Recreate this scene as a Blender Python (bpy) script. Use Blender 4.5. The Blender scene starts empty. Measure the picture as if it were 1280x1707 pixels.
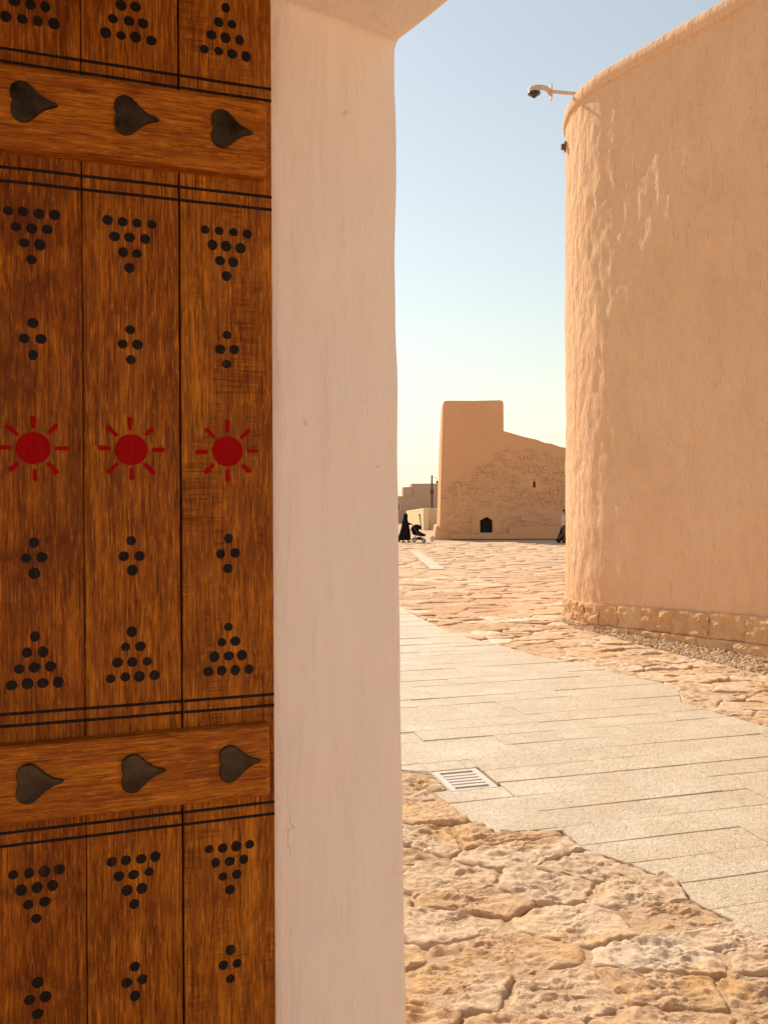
import bpy, bmesh, math, random
from mathutils import Vector, Matrix, noise
R = math.radians
random.seed(7)
scn = bpy.context.scene
col = scn.collection

# ------------------------------------------------------------------ camera
cam_d = bpy.data.cameras.new('camera'); cam = bpy.data.objects.new('camera', cam_d); col.objects.link(cam)
cam_d.sensor_fit = 'VERTICAL'; cam_d.sensor_height = 36; cam_d.lens = 36 * 1400 / 1707
cam_d.clip_start = .05; cam_d.clip_end = 5000
cam.rotation_mode = 'QUATERNION'
cam.matrix_world = Matrix.Translation((0, 0, 2.0)) @ (Matrix.Rotation(R(90 - .5525), 4, 'X') @ Matrix.Rotation(R(-.2), 4, 'Z'))
scn.camera = cam

# ------------------------------------------------------------------ light
SUN_AZ, SUN_EL = 30.1, 40.0        # degrees left of the view axis, degrees above the horizon
world = bpy.data.worlds.new('World'); scn.world = world; world.use_nodes = True
nt = world.node_tree; nt.nodes.clear()
sky = nt.nodes.new('ShaderNodeTexSky'); sky.sky_type = 'NISHITA'; sky.sun_disc = False
sky.sun_elevation = R(SUN_EL); sky.sun_rotation = R(-SUN_AZ)
sky.air_density = 1.8; sky.dust_density = .4; sky.ozone_density = 2.5; sky.altitude = 600
tint = nt.nodes.new('ShaderNodeMix'); tint.data_type = 'RGBA'; tint.blend_type = 'MULTIPLY'
tint.inputs[0].default_value = 1; tint.inputs[7].default_value = (1.045, .96, .855, 1)   # warm white balance
bg = nt.nodes.new('ShaderNodeBackground'); bg.inputs[1].default_value = .067
out = nt.nodes.new('ShaderNodeOutputWorld')
hs = nt.nodes.new('ShaderNodeHueSaturation'); hs.inputs['Saturation'].default_value = .66      # dusty air
nt.links.new(sky.outputs[0], hs.inputs['Color']); nt.links.new(hs.outputs[0], tint.inputs[6]); nt.links.new(tint.outputs[2], bg.inputs[0]); nt.links.new(bg.outputs[0], out.inputs[0])
sun_d = bpy.data.lights.new('sun', 'SUN'); sun_d.energy = 2.65; sun_d.angle = R(.53); sun_d.color = (1, .875, .70)
sun = bpy.data.objects.new('sun', sun_d); col.objects.link(sun)
to_sun = Vector((-math.sin(R(SUN_AZ)) * math.cos(R(SUN_EL)), math.cos(R(SUN_AZ)) * math.cos(R(SUN_EL)), math.sin(R(SUN_EL))))
sun.rotation_mode = 'QUATERNION'; sun.rotation_quaternion = to_sun.to_track_quat('Z', 'Y')
scn.view_settings.view_transform = 'Standard'; scn.view_settings.look = 'None'
scn.view_settings.exposure = 1.05; scn.view_settings.gamma = 1

# ------------------------------------------------------------------ helpers
def tag(o, label=None, cat=None, group=None, kind=None):
    if label and not kind: kind = 'thing'
    if label: o['label'] = label
    if cat: o['category'] = cat
    if group: o['group'] = group
    if kind: o['kind'] = kind
    return o
def empty(name, loc=(0, 0, 0), rz=0):
    o = bpy.data.objects.new(name, None); col.objects.link(o); o.location = loc; o.rotation_euler.z = rz
    o.empty_display_size = .2
    return o
def link_mesh(name, me, m=None, parent=None):
    o = bpy.data.objects.new(name, me); col.objects.link(o)
    if m and not me.materials: me.materials.append(m)
    if parent: o.parent = parent
    return o
def mesh(name, vs, fs, m=None, parent=None, smooth=False):
    me = bpy.data.meshes.new(name); me.from_pydata([tuple(v) for v in vs], [], fs); me.update()
    if smooth:
        for p in me.polygons: p.use_smooth = True
    return link_mesh(name, me, m, parent)
def bm_obj(name, bm, m=None, parent=None, smooth=False, fix=True):
    if fix: bmesh.ops.recalc_face_normals(bm, faces=bm.faces)
    me = bpy.data.meshes.new(name); bm.to_mesh(me); bm.free()
    if smooth:
        for p in me.polygons: p.use_smooth = True
    return link_mesh(name, me, m, parent)
def box(bm, c, s, rot=None):
    mt = Matrix.Translation(c) @ (rot if rot else Matrix.Identity(4)) @ Matrix.Diagonal((s[0], s[1], s[2], 1))
    return bmesh.ops.create_cube(bm, size=1, matrix=mt)['verts']
def bevel(bm, w, seg=2):
    bmesh.ops.bevel(bm, geom=list(bm.edges), offset=w, segments=seg, profile=.6, affect='EDGES')
def tube(bm, pts, rad, n=8, caps=True):
    pts = [Vector(p) for p in pts]
    if not hasattr(rad, '__len__'): rad = [rad] * len(pts)
    rings = []; up = Vector((.123, .456, .88)).normalized()
    for i, p in enumerate(pts):
        t = (pts[min(i + 1, len(pts) - 1)] - pts[max(i - 1, 0)]).normalized()
        a = t.cross(up).normalized(); b = t.cross(a)
        rings.append([bm.verts.new(p + (a * math.cos(2 * math.pi * k / n) + b * math.sin(2 * math.pi * k / n)) * rad[i]) for k in range(n)])
    for r0, r1 in zip(rings, rings[1:]):
        for k in range(n): bm.faces.new((r0[k], r0[(k + 1) % n], r1[(k + 1) % n], r1[k]))
    if caps:
        bm.faces.new(rings[0][::-1]); bm.faces.new(rings[-1])
def ball(bm, c, r, sub=2):
    if not hasattr(r, '__len__'): r = (r, r, r)
    return bmesh.ops.create_icosphere(bm, subdivisions=sub, radius=1, matrix=Matrix.Translation(c) @ Matrix.Diagonal((*r, 1)))
def fbm(x, y, z, oct=4):
    return noise.fractal(Vector((x, y, z)), 1.0, 2.1, oct)
def prism(bm, poly, y0, y1):
    a = [bm.verts.new((x, y0, z)) for x, z in poly]; b = [bm.verts.new((x, y1, z)) for x, z in poly]
    bm.faces.new(a); bm.faces.new(b[::-1]); n = len(poly)
    for i in range(n): bm.faces.new((a[i], b[i], b[(i + 1) % n], a[(i + 1) % n]))

# ------------------------------------------------------------------ materials
class NT:
    def __init__(s, name):
        s.m = bpy.data.materials.new(name); s.m.use_nodes = True; s.t = s.m.node_tree; s.t.nodes.clear()
        s.o = s.n('ShaderNodeOutputMaterial'); s.p = s.n('ShaderNodeBsdfPrincipled'); s.l(s.p.outputs[0], s.o.inputs[0])
    def n(s, t): return s.t.nodes.new(t)
    def l(s, a, b): s.t.links.new(a, b)
    def coords(s, kind='Position', scale=(1, 1, 1), rnd=False, rot=(0, 0, 0)):
        if kind == 'Position': src = s.n('ShaderNodeNewGeometry').outputs['Position']
        else: src = s.n('ShaderNodeTexCoord').outputs[kind]
        mp = s.n('ShaderNodeMapping'); mp.inputs['Scale'].default_value = scale; mp.inputs['Rotation'].default_value = rot
        s.l(src, mp.inputs[0])
        if rnd:
            oi = s.n('ShaderNodeObjectInfo'); mm = s.n('ShaderNodeMath'); mm.operation = 'MULTIPLY'; mm.inputs[1].default_value = 37.0
            s.l(oi.outputs['Random'], mm.inputs[0]); s.l(mm.outputs[0], mp.inputs['Location'])
        return mp.outputs[0]
    def noise(s, co, scale, detail=6, rough=.55, dist=0):
        k = s.n('ShaderNodeTexNoise'); k.inputs['Scale'].default_value = scale; k.inputs['Detail'].default_value = detail
        k.inputs['Roughness'].default_value = rough; k.inputs['Distortion'].default_value = dist
        s.l(co, k.inputs['Vector']); return k.outputs[0]
    def ramp(s, f, stops):
        k = s.n('ShaderNodeValToRGB'); e = k.color_ramp.elements
        e[0].position, e[0].color = stops[0][0], (*stops[0][1], 1); e[1].position, e[1].color = stops[-1][0], (*stops[-1][1], 1)
        for p, c in stops[1:-1]:
            x = e.new(p); x.color = (*c, 1)
        s.l(f, k.inputs[0]); return k.outputs[0]
    def val(s, f, a, b, c=0., d=1.):
        k = s.n('ShaderNodeMapRange'); k.inputs[1].default_value = a; k.inputs[2].default_value = b; k.inputs[3].default_value = c; k.inputs[4].default_value = d
        s.l(f, k.inputs[0]); return k.outputs[0]
    def math(s, op, a, b):
        k = s.n('ShaderNodeMath'); k.operation = op
        for i, v in enumerate((a, b)):
            if isinstance(v, (int, float)): k.inputs[i].default_value = v
            else: s.l(v, k.inputs[i])
        return k.outputs[0]
    def mix(s, f, a, b, mode='MIX'):
        k = s.n('ShaderNodeMix'); k.data_type = 'RGBA'; k.blend_type = mode
        for i, v in ((0, f), (6, a), (7, b)):
            if isinstance(v, tuple): k.inputs[i].default_value = (*v, 1)
            elif isinstance(v, (int, float)): k.inputs[i].default_value = v
            else: s.l(v, k.inputs[i])
        return k.outputs[2]
    def bump(s, h, dist, strength=1.0, prev=None):
        k = s.n('ShaderNodeBump'); k.inputs['Distance'].default_value = dist; k.inputs['Strength'].default_value = strength
        s.l(h, k.inputs['Height'])
        if prev is not None: s.l(prev, k.inputs['Normal'])
        return k.outputs[0]
    def done(s, color, rough=.9, normal=None, metal=0, spec=.3):
        P = s.p.inputs
        if isinstance(color, tuple): P['Base Color'].default_value = (*color, 1)
        else: s.l(color, P['Base Color'])
        if isinstance(rough, (int, float)): P['Roughness'].default_value = rough
        else: s.l(rough, P['Roughness'])
        P['Metallic'].default_value = metal; P['Specular IOR Level'].default_value = spec
        if normal is not None: s.l(normal, P['Normal'])
        return s.m
def flat(name, c, rough=.8, metal=0, spec=.3, var=.12):
    k = NT(name); co = k.coords('Object', (1, 1, 1), True); f = k.noise(co, 9, 4)
    a = tuple(v * (1 - var) for v in c); b = tuple(min(1, v * (1 + var)) for v in c)
    return k.done(k.ramp(f, [(.3, a), (.7, b)]), rough, None, metal, spec)

def mk_wall(name, c0, c1, c2, big=.55, stretch=.35, b1=.02, b2=.006, lump=0):
    k = NT(name); co = k.coords('Position', (1, 1, stretch)); co2 = k.coords('Position')
    blot = k.noise(co2, big, 5, .6); streak = k.noise(co, 4.5, 7, .62, .3); fine = k.noise(co, 26, 5, .6)
    c = k.ramp(blot, [(.3, c0), (.5, c1), (.72, c2)])
    c = k.mix(.35, c, k.ramp(streak, [(.28, c0), (.72, c2)]))
    c = k.mix(k.val(fine, .62, .8, 0, .14), c, tuple(v * .72 for v in c0))
    n = k.bump(streak, b1); n = k.bump(fine, b2, 1, n)
    if lump: n = k.bump(k.noise(k.coords('Position', (1, 1, .45)), 8.5, 4, .5, .4), lump, 1, n)
    return k.done(c, .95, n, spec=.15)
M = {}
M['adobe'] = mk_wall('sand_plaster', (.74, .435, .25), (.80, .49, .295), (.86, .55, .345), stretch=.28, b1=.05, b2=.028, lump=.04)
M['tower'] = mk_wall('brown_plaster', (.70, .375, .195), (.74, .405, .215), (.78, .435, .235), big=.35, stretch=.7, b1=.03, b2=.01)  # slightly desaturated: distance haze is put into the colour
M['rubble'] = mk_wall('rubble_stone', (.68, .385, .21), (.78, .475, .275), (.86, .56, .35), big=2.2, stretch=1.6, b1=.09, b2=.03)
M['far_wall'] = mk_wall('far_plaster', (.52, .34, .24), (.56, .37, .26), (.60, .40, .29))
M['low_wall'] = mk_wall('low_wall_plaster', (.80, .58, .35), (.84, .62, .38), (.88, .66, .41))

k = NT('white_plaster')                                   # smooth limewashed jamb
co = k.coords('Position', (1, 1, .16)); co2 = k.coords('Position')
st = k.noise(co, 13, 6, .55, .4); bl = k.noise(co2, 1.7, 4); fi = k.noise(co2, 60, 4); pit = k.noise(co2, 24, 3, .5)
c = k.ramp(bl, [(.3, (.86, .725, .645)), (.7, (.90, .77, .69))])
c = k.mix(.4, c, k.ramp(st, [(.3, (.82, .685, .605)), (.7, (.92, .795, .715))]))
c = k.mix(k.val(pit, .73, .77, 0, .4), c, (.46, .32, .22))
cr = k.noise(k.coords('Position', (1, 1, .55), rot=(.5, .3, 0)), 2.6, 5, .55, .7); msk = k.noise(co2, 1.3, 2)
ck = k.math('MULTIPLY', k.val(k.math('ABSOLUTE', k.math('SUBTRACT', cr, .5), 0), 0, .0035, 1, 0), k.val(msk, .56, .62))   # hairline cracks
c = k.mix(k.math('MULTIPLY', ck, .45), c, (.42, .30, .22))
n = k.bump(st, .014); n = k.bump(bl, .06, .7, n); n = k.bump(k.noise(k.coords('Position', (1, 1, .4)), 7, 4, .5, .6), .02, .8, n); n = k.bump(fi, .0016, 1, n); n = k.bump(ck, -.002, 1, n)
M['jamb'] = k.done(c, .9, n, spec=.2)

def mk_wood(name, axis, dark, mid, light, saw=False, blotch=.55):
    k = NT(name)
    sc = {'Z': (1, 1, .045), 'X': (.045, 1, 1)}[axis]
    co = k.coords('Object', sc, True); cr = k.coords('Object', (1, 1, 1), True)
    warp = k.noise(cr, 2.2, 3)
    g = k.noise(co, 115, 8, .7, 1.2); g2 = k.noise(co, 17, 5, .6, 2.2); fine = k.noise(co, 330, 3, .6)
    blot = k.noise(cr, 6.5, 4, .6, .8)
    c = k.ramp(g2, [(.30, dark), (.48, mid), (.66, light)])
    c = k.mix(.66, c, k.ramp(g, [(.36, dark), (.52, mid), (.66, light)]))
    c = k.mix(k.val(blot, .42, .66, 0, blotch), c, tuple(v * w for v, w in zip(mid, (.50, .40, .35))))
    c = k.mix(k.val(fine, .54, .66, 0, .65), c, tuple(v * .40 for v in dark))
    fl = k.noise(k.coords('Object', {'Z': (1, 1, .11), 'X': (.11, 1, 1)}[axis], True), 210, 4, .65, .3)
    c = k.mix(k.val(fl, .55, .65, 0, .42), c, tuple(v * 1.1 for v in light)); c = k.mix(k.val(fl, .44, .35, 0, .5), c, tuple(v * .55 for v in dark))
    n = k.bump(g, .0016); n = k.bump(fine, .0007, 1, n)
    if saw:                                               # old saw marks across the board
        cs = k.coords('Object', (1.2, 1, 26)); s1 = k.noise(cs, 5.5, 3, .6)
        ms = k.noise(k.coords('Object', (5.5, 1, 1.6)), 2.3, 3)
        f = k.math('MULTIPLY', k.val(s1, .5, .62), k.val(ms, .48, .6))
        c = k.mix(k.math('MULTIPLY', f, .45), c, tuple(v * .5 for v in dark))
        n = k.bump(f, -.0012, 1, n)
    return k.done(c, k.val(g, .3, .7, .5, .68), n, spec=.16)
M['plank'] = mk_wood('lacquered_plank', 'Z', (.12, .023, .0013), (.31, .082, .0036), (.66, .22, .012))
M['plank_saw'] = mk_wood('sawn_plank', 'Z', (.14, .030, .0018), (.35, .098, .005), (.70, .25, .016), True)
M['plank_dark'] = mk_wood('dark_plank', 'Z', (.105, .019, .001), (.27, .066, .003), (.60, .19, .010), blotch=.85)
M['batten'] = mk_wood('lacquered_batten', 'X', (.18, .036, .0025), (.41, .112, .007), (.70, .25, .02))
k = NT('black_paint'); f = k.noise(k.coords('Position', (1, 1, .06)), 210, 4, .65); g = k.noise(k.coords('Position'), 55, 3)
c = k.mix(k.math('MULTIPLY', k.val(f, .55, .7), k.val(g, .4, .65)), (.010, .005, .004), (.10, .030, .006))      # grain wearing through
M['black_paint'] = k.done(c, .7, k.bump(f, .0006), spec=.2)
k = NT('red_paint'); f = k.noise(k.coords('Position', (1, 1, .08)), 150, 5, .65)
M['red_paint'] = k.done(k.ramp(f, [(.3, (.26, .0015, .002)), (.7, (.36, .003, .003))]), .8, k.bump(f, .0006), spec=.08)
k = NT('bronze_plate'); f = k.noise(k.coords('Object', (1, 1, 1), True), 22, 6, .6)
M['bronze'] = k.done(k.ramp(f, [(.3, (.022, .013, .008)), (.7, (.085, .055, .035))]), k.val(f, .3, .7, .32, .46), k.bump(f, .0006), .75, .35)

k = NT('granite_slab')
co = k.coords('Object', (1, 1, 1), True); big = k.noise(co, 2.6, 5, .6); sp = k.noise(co, 130, 4, .7); md = k.noise(co, 17, 7, .7, .6)
oi = k.n('ShaderNodeObjectInfo')
c = k.ramp(oi.outputs['Random'], [(0, (.67, .535, .385)), (.5, (.71, .575, .42)), (1, (.75, .61, .45))])
c = k.mix(k.val(big, .4, .7, 0, .55), c, (.62, .48, .325))
c = k.mix(k.val(md, .5, .68, 0, .6), c, (.49, .38, .265))
c = k.mix(k.val(md, .46, .3, 0, .6), c, (.74, .64, .49))
c = k.mix(k.val(sp, .53, .64, 0, .8), c, (.40, .30, .205))
c = k.mix(k.val(sp, .42, .3, 0, .5), c, (.76, .67, .53))
stn = k.noise(k.coords('Position', (1, 1.6, 1)), 1.6, 6, .62, .8)
c = k.mix(k.val(stn, .50, .68, 0, .5), c, (.62, .45, .29)); c = k.mix(k.val(stn, .48, .32, 0, .6), c, (.82, .70, .53))
sk = k.noise(co, 48, 3, .6)
c = k.mix(k.val(sk, .56, .66, 0, .6), c, (.44, .32, .205)); c = k.mix(k.val(sk, .42, .34, 0, .5), c, (.86, .75, .59))
n = k.bump(md, .014); n = k.bump(sk, .010, 1, n); n = k.bump(sp, .006, 1, n)
M['slab'] = k.done(c, .52, n, spec=.5)

def mk_rock(name, cols, gold):
    k = NT(name)
    co = k.coords('Position'); cf = k.coords('Position', (1, 1, 3.0))
    big = k.noise(co, 2.3, 4, .6, .5); md = k.noise(cf, 22, 8, .68, .6); fi = k.noise(cf, 85, 6, .7)
    oi = k.n('ShaderNodeObjectInfo')
    c = k.ramp(oi.outputs['Random'], [(0, cols[0]), (.35, cols[1]), (.7, cols[2]), (1, cols[3])])
    c = k.mix(k.val(big, .51, .66, 0, .8), c, gold)
    c = k.mix(k.val(md, .54, .75, 0, .35), c, (.60, .38, .22))
    c = k.mix(k.val(fi, .35, .2, 0, .6), c, (.74, .60, .45))
    n = k.bump(md, .018); n = k.bump(fi, .008, 1, n)
    return k.done(c, .72, n, spec=.35)
M['rock'] = mk_rock('rough_limestone', ((.66, .42, .255), (.82, .60, .405), (.72, .45, .25), (.88, .69, .51)), (.76, .44, .17))
M['plaza_rock'] = mk_rock('golden_reflect_limestone', ((.52, .29, .155), (.70, .46, .28), (.60, .325, .16), (.84, .65, .47)), (.62, .34, .15))  # golden reflected light is put into the far stones' colour
k = NT('sandy_mortar')
co = k.coords('Position'); f = k.noise(co, 3, 5); g = k.noise(co, 150, 4, .7); h = k.noise(co, 30, 5, .6)
c = k.ramp(f, [(.3, (.56, .37, .235)), (.7, (.64, .45, .30))]); c = k.mix(k.val(g, .55, .75, 0, .5), c, (.44, .28, .165))
M['mortar'] = k.done(c, 1, k.bump(g, .006, 1, k.bump(h, .02)), spec=.1)
k = NT('plaza_ground')
co = k.coords('Position', (.45, 1, 1)); f = k.noise(co, 1.3, 7, .65); g = k.noise(co, 9, 5, .6)
c = k.ramp(f, [(.3, (.54, .35, .20)), (.55, (.60, .42, .27)), (.75, (.66, .50, .36))])
M['ground'] = k.done(c, 1, k.bump(g, .03), spec=.1)
k = NT('pebble'); oi = k.n('ShaderNodeNewGeometry')
c = k.ramp(oi.outputs['Random Per Island'], [(0, (.46, .29, .165)), (.4, (.60, .41, .25)), (.75, (.68, .50, .33)), (1, (.76, .63, .47))])
M['pebble'] = k.done(c, .9, k.bump(k.noise(k.coords('Position'), 90, 4), .004), spec=.2)
k = NT('plinth_stone')
co = k.coords('Position'); f = k.noise(co, 6, 6, .65, .5); g = k.noise(co, 40, 6, .7)
c = k.ramp(f, [(.28, (.56, .29, .125)), (.5, (.70, .41, .21)), (.72, (.80, .54, .33))])
oi = k.n('ShaderNodeObjectInfo'); c = k.mix(.45, c, k.ramp(oi.outputs['Random'], [(0, (.58, .33, .16)), (.5, (.74, .46, .25)), (1, (.80, .56, .35))]))
M['plinth'] = k.done(c, .95, k.bump(g, .014, 1, k.bump(f, .04)), spec=.15)
M['steel'] = flat('galvanised_grate', (.60, .54, .48), .6, .1, .4)
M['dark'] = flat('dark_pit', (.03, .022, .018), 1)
M['fixture'] = flat('tan_fixture_paint', (.66, .47, .37), .55)
M['lens'] = flat('dark_dome', (.03, .022, .02), .2, spec=.6)
M['brown_metal'] = flat('brown_metal', (.16, .085, .05), .6)
M['dark_wood'] = flat('dark_post', (.10, .07, .055), .8)
M['black_cloth'] = flat('black_cloth', (.012, .010, .011), .95, spec=.1)
M['pink_shirt'] = flat('pale_pink_shirt', (.62, .42, .42), .9)
M['trousers'] = flat('brown_trousers', (.10, .062, .045), .9)
M['skin'] = flat('skin', (.30, .16, .10), .6)
M['hair'] = flat('dark_hair', (.012, .009, .008), .7)
M['shoe'] = flat('black_shoe', (.018, .014, .012), .6)
M['grey_tube'] = flat('grey_tube', (.12, .11, .11), .45, .6)
M['pale_stone'] = flat('pale_stone', (.60, .53, .44), .9)

# ------------------------------------------------------------------ layout constants (metres)
W = Vector((-.5572, .8304)); V = Vector((.8304, .5572))      # along the gate wall / through it, outwards
PO = Vector((.031, 2.2))                                     # outer foot corner of the gate jamb
RA = Vector((3.207, 13.698)); RD = Vector((.509, -.8607)); RN = Vector((-.8607, -.509))   # plastered wall line, its street normal
RC_S, RC_R = .55, 2.31                                        # where the rounded corner starts, its radius
def wall_pt(s, off=0.0):
    """point on the wall's outline; s > RC_S straight towards the street, below that round the corner and away"""
    if s >= RC_S: p = RA + RD * s; n = RN
    else:
        a = (RC_S - s) / RC_R; A = RA + RD * RC_S; C = A - RN * RC_R; amax = R(125)
        b = min(a, amax)
        n = Vector((RN.x * math.cos(b) + RN.y * math.sin(b), -RN.x * math.sin(b) + RN.y * math.cos(b)))
        p = C + n * RC_R
        if a > amax: p = p + Vector((n.y, -n.x)) * ((a - amax) * RC_R)
    return p + n * off, n

PATH = [(-2.4, 21), (-.5, 19.0), (.267, 16.641), (.624, 14.703), (1.092, 12.801), (1.606, 11.863), (2.025, 10.923), (2.50, 10.45), (2.787, 9.758), (3.074, 9.359),
        (3.137, 8.964), (2.978, 8.422), (3.176, 7.937), (3.414, 7.463), (4.3, 6.0), (5.4, 4.2), (5.4, 1.8), (2.9, 2.1), (1.766, 3.858), (1.553, 4.18), (1.545, 4.414),
        (1.383, 4.613), (1.156, 4.841), (1.083, 5.118), (.699, 5.047), (.507, 5.31), (.415, 5.6), (.335, 5.80), (.44, 5.83), (.335, 6.269), (.106, 6.315), (-2.4, 5.7)]
PX = Vector((.965, .262)); QX = Vector((-.262, .965))
def inside(poly, x, y):
    r = False; j = len(poly) - 1
    for i in range(len(poly)):
        xi, yi = poly[i]; xj, yj = poly[j]
        if (yi > y) != (yj > y) and x < (xj - xi) * (y - yi) / (yj - yi) + xi: r = not r
        j = i
    return r
def ray_hit(poly, c, d):
    best = 1e9
    for i in range(len(poly)):
        a = Vector(poly[i - 1]); e = Vector(poly[i]) - a
        den = d.x * e.y - d.y * e.x
        if abs(den) < 1e-9: continue
        w = a - c; t = (w.x * e.y - w.y * e.x) / den; u = (w.x * d.y - w.y * d.x) / den
        if t > 0 and 0 <= u <= 1: best = min(best, t)
    return best

# ------------------------------------------------------------------ the ground
g = mesh('ground', [(-600, -60, -.07), (600, -60, -.07), (600, 900, -.07), (-600, 900, -.07)], [(0, 1, 2, 3)], M['ground']); tag(g, kind='structure')
vs = []; fs = []                                               # sand and mortar between the rough stones, gently uneven
NX, NY = 160, 260
for j in range(NY + 1):
    y = 2.35 + 41.5 * (j / NY) ** 1.8
    for i in range(NX + 1):
        x = -3.2 + (8.8 + max(0, y - 9) * .26) * i / NX
        vs.append((x, y, -.055 if inside(PATH, x, y) else -.012 + .011 * fbm(x * 3, y * 3, 1.3) + .004 * fbm(x * 22, y * 22, 4)))
for j in range(NY):
    for i in range(NX):
        a = j * (NX + 1) + i; fs.append((a, a + 1, a + NX + 2, a + NX + 1))
paving = mesh('stone_paving', vs, fs, M['mortar'], smooth=True); tag(paving, kind='structure')

# smooth slabs of the path, one object each
path_bed = mesh('slab_path', [(-2.4, 1.8, -.045), (5.5, 1.8, -.045), (5.5, 4.2, -.045), (-2.4, 21, -.045)], [(0, 1, 2, 3)], M['mortar']); tag(path_bed, kind='structure')
GC = Vector((.5725, 6.083)); GL, GW = .345, .43               # drain grate centre, length along the rows, width across
gp, gq = GC.dot(PX), GC.dot(QX)
def clip_rect(poly, a0, a1, b0, b1):
    pts = [(Vector(p).dot(PX), Vector(p).dot(QX)) for p in poly]
    for ax, lim, sg in ((0, a0, 1), (0, a1, -1), (1, b0, 1), (1, b1, -1)):
        o = []
        for i in range(len(pts)):
            p, q = pts[i - 1], pts[i]; dp = (p[ax] - lim) * sg; dq = (q[ax] - lim) * sg
            if (dp >= 0) != (dq >= 0):
                t = dp / (dp - dq); o.append((p[0] + (q[0] - p[0]) * t, p[1] + (q[1] - p[1]) * t))
            if dq >= 0: o.append(q)
        pts = o
        if len(pts) < 3: return []
    res = []
    for p in pts:
        if not res or (p[0] - res[-1][0]) ** 2 + (p[1] - res[-1][1]) ** 2 > 9e-4: res.append(p)
    if len(res) > 2 and (res[0][0] - res[-1][0]) ** 2 + (res[0][1] - res[-1][1]) ** 2 < 9e-4: res.pop()
    if len(res) < 3: return []
    ar = sum(res[i - 1][0] * res[i][1] - res[i][0] * res[i - 1][1] for i in range(len(res))) / 2
    if abs(ar) < .012: return []
    return res if ar > 0 else res[::-1]
def slab(poly):
    n = len(poly); ctr = Vector((sum(p[0] for p in poly) / n, sum(p[1] for p in poly) / n))
    w = PX * ctr.x + QX * ctr.y
    inset = []
    for i in range(n):
        p = Vector(poly[i]); e0 = (p - Vector(poly[i - 1])).normalized(); e1 = (Vector(poly[(i + 1) % n]) - p).normalized()
        nn = Vector((-e0.y - e1.y, e0.x + e1.x))
        if nn.length < .3: nn = Vector((-e1.y, e1.x))
        nn.normalize(); inset.append(p + nn * random.uniform(.002, .005))
    tz = random.uniform(-.003, .003); tx = random.uniform(-.004, .004); ty = random.uniform(-.006, .006)
    def P(p, z):
        d = PX * p[0] + QX * p[1] - w; return (d.x, d.y, z + tz + tx * d.x + ty * d.y)
    vs = [P(p, -.05) for p in poly] + [P(p, -.006) for p in poly] + [P(p, 0) for p in inset]
    fs = [tuple(range(2 * n, 3 * n))]
    for i in range(n):
        j = (i + 1) % n; fs += [(i, j, n + j, n + i), (n + i, n + j, 2 * n + j, 2 * n + i)]
    o = mesh('slab', vs, fs, M['slab'], path_bed); o.location = (w.x, w.y, 0)
rowh = .289; gap = .0022
rows = range(-9, 52)
for r in rows:
    q0 = 4.128 + r * rowh; p = -3.5 + random.random()
    while p < 8:
        L = random.choice((.9, 1.2, 1.2, 1.6)) * random.uniform(.95, 1.05); L = L if q0 < 9 else L * 1.5
        rects = [(p + .0007, p + L - .0007, q0 + gap, q0 + rowh - gap)]
        ga0, ga1, gb0, gb1 = gp - GL / 2 - .012, gp + GL / 2 + .03, gq - GW / 2 - .012, gq + GW / 2 + .02
        outr = []
        for a0, a1, b0, b1 in rects:
            if a1 < ga0 or a0 > ga1 or b1 < gb0 or b0 > gb1: outr.append((a0, a1, b0, b1)); continue
            if a0 < ga0 - .03: outr.append((a0, ga0, b0, b1))
            if a1 > ga1 + .03: outr.append((ga1, a1, b0, b1))
            m0, m1 = max(a0, ga0), min(a1, ga1)
            if b0 < gb0 - .03: outr.append((m0, m1, b0, gb0))
            if b1 > gb1 + .03: outr.append((m0, m1, gb1, b1))
        for q in outr:
            pl = clip_rect(PATH, *q)
            if pl: slab(pl)
        p += L

# rough flagstones
def grate_poly():
    return [tuple(GC + PX * a * (GL / 2 + .01) + QX * b * (GW / 2 + .01)) for a, b in ((-1, -1), (1, -1), (1, 1), (-1, 1))]
GP = grate_poly()
WALL_POLY = [tuple(wall_pt(s, .09)[0]) for s in [12, 6, 3, 1, .3, 0, -.3, -.6, -1, -1.5, -2, -2.6, -3.2, -4, -9]] + [(40, 8)]
GRAVEL_STRIP = [tuple(wall_pt(s, .02)[0]) for s in (9, 6, 3, 1, .3, -.3, -.9)] + [tuple(wall_pt(s, o)[0]) for s, o in ((-.9, .10), (-.3, .22), (.3, .30), (1, .42), (2, .62), (3, .85), (4.5, 1.0), (9, 1.1))]
STRIP = [(1.095, 35.8), (1.42, 35.8), (1.86, 25.6), (1.42, 25.6)]
def blocked(x, y):
    return inside(PATH, x, y) or inside(WALL_POLY, x, y) or inside(GRAVEL_STRIP, x, y) or inside(GP, x, y) or inside(STRIP, x, y) \
        or (Vector((x, y)) - PO).dot(V) < .12
seeds = [(.309, 4.409), (.851, 4.35), (1.288, 4.27), (.894, 3.986), (.279, 3.979), (.53, 3.736), (1.263, 3.66), (.291, 3.458), (.72, 3.40), (1.60, 3.42),
         (.785, 4.80), (.30, 5.42), (.25, 4.98), (.62, 5.0), (-.2, 5.2), (1.158, 4.60), (.246, 5.873), (1.08, 3.17), (-.15, 4.2), (-.15, 3.7), (1.60, 3.85), (-.1, 5.9), (.5, 3.1), (1.45, 3.05), (.0, 3.2)]
hand = len(seeds)
def mind(y): return (.47 if y < 9 else (.50 if y < 15 else .66 + (y - 15) * .012)) * random.choice((.75, 1, 1, 1.35))
cell = {}; ANI = 1.65
def near(x, y, d):
    cx, cy = int(x // 1), int(y // 1)
    for a in range(cx - 2, cx + 3):
        for b in range(cy - 2, cy + 3):
            for q in cell.get((a, b), ()):
                if (q[0] - x) ** 2 + ((q[1] - y) * ANI) ** 2 < d * d: return True
    return False
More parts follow.
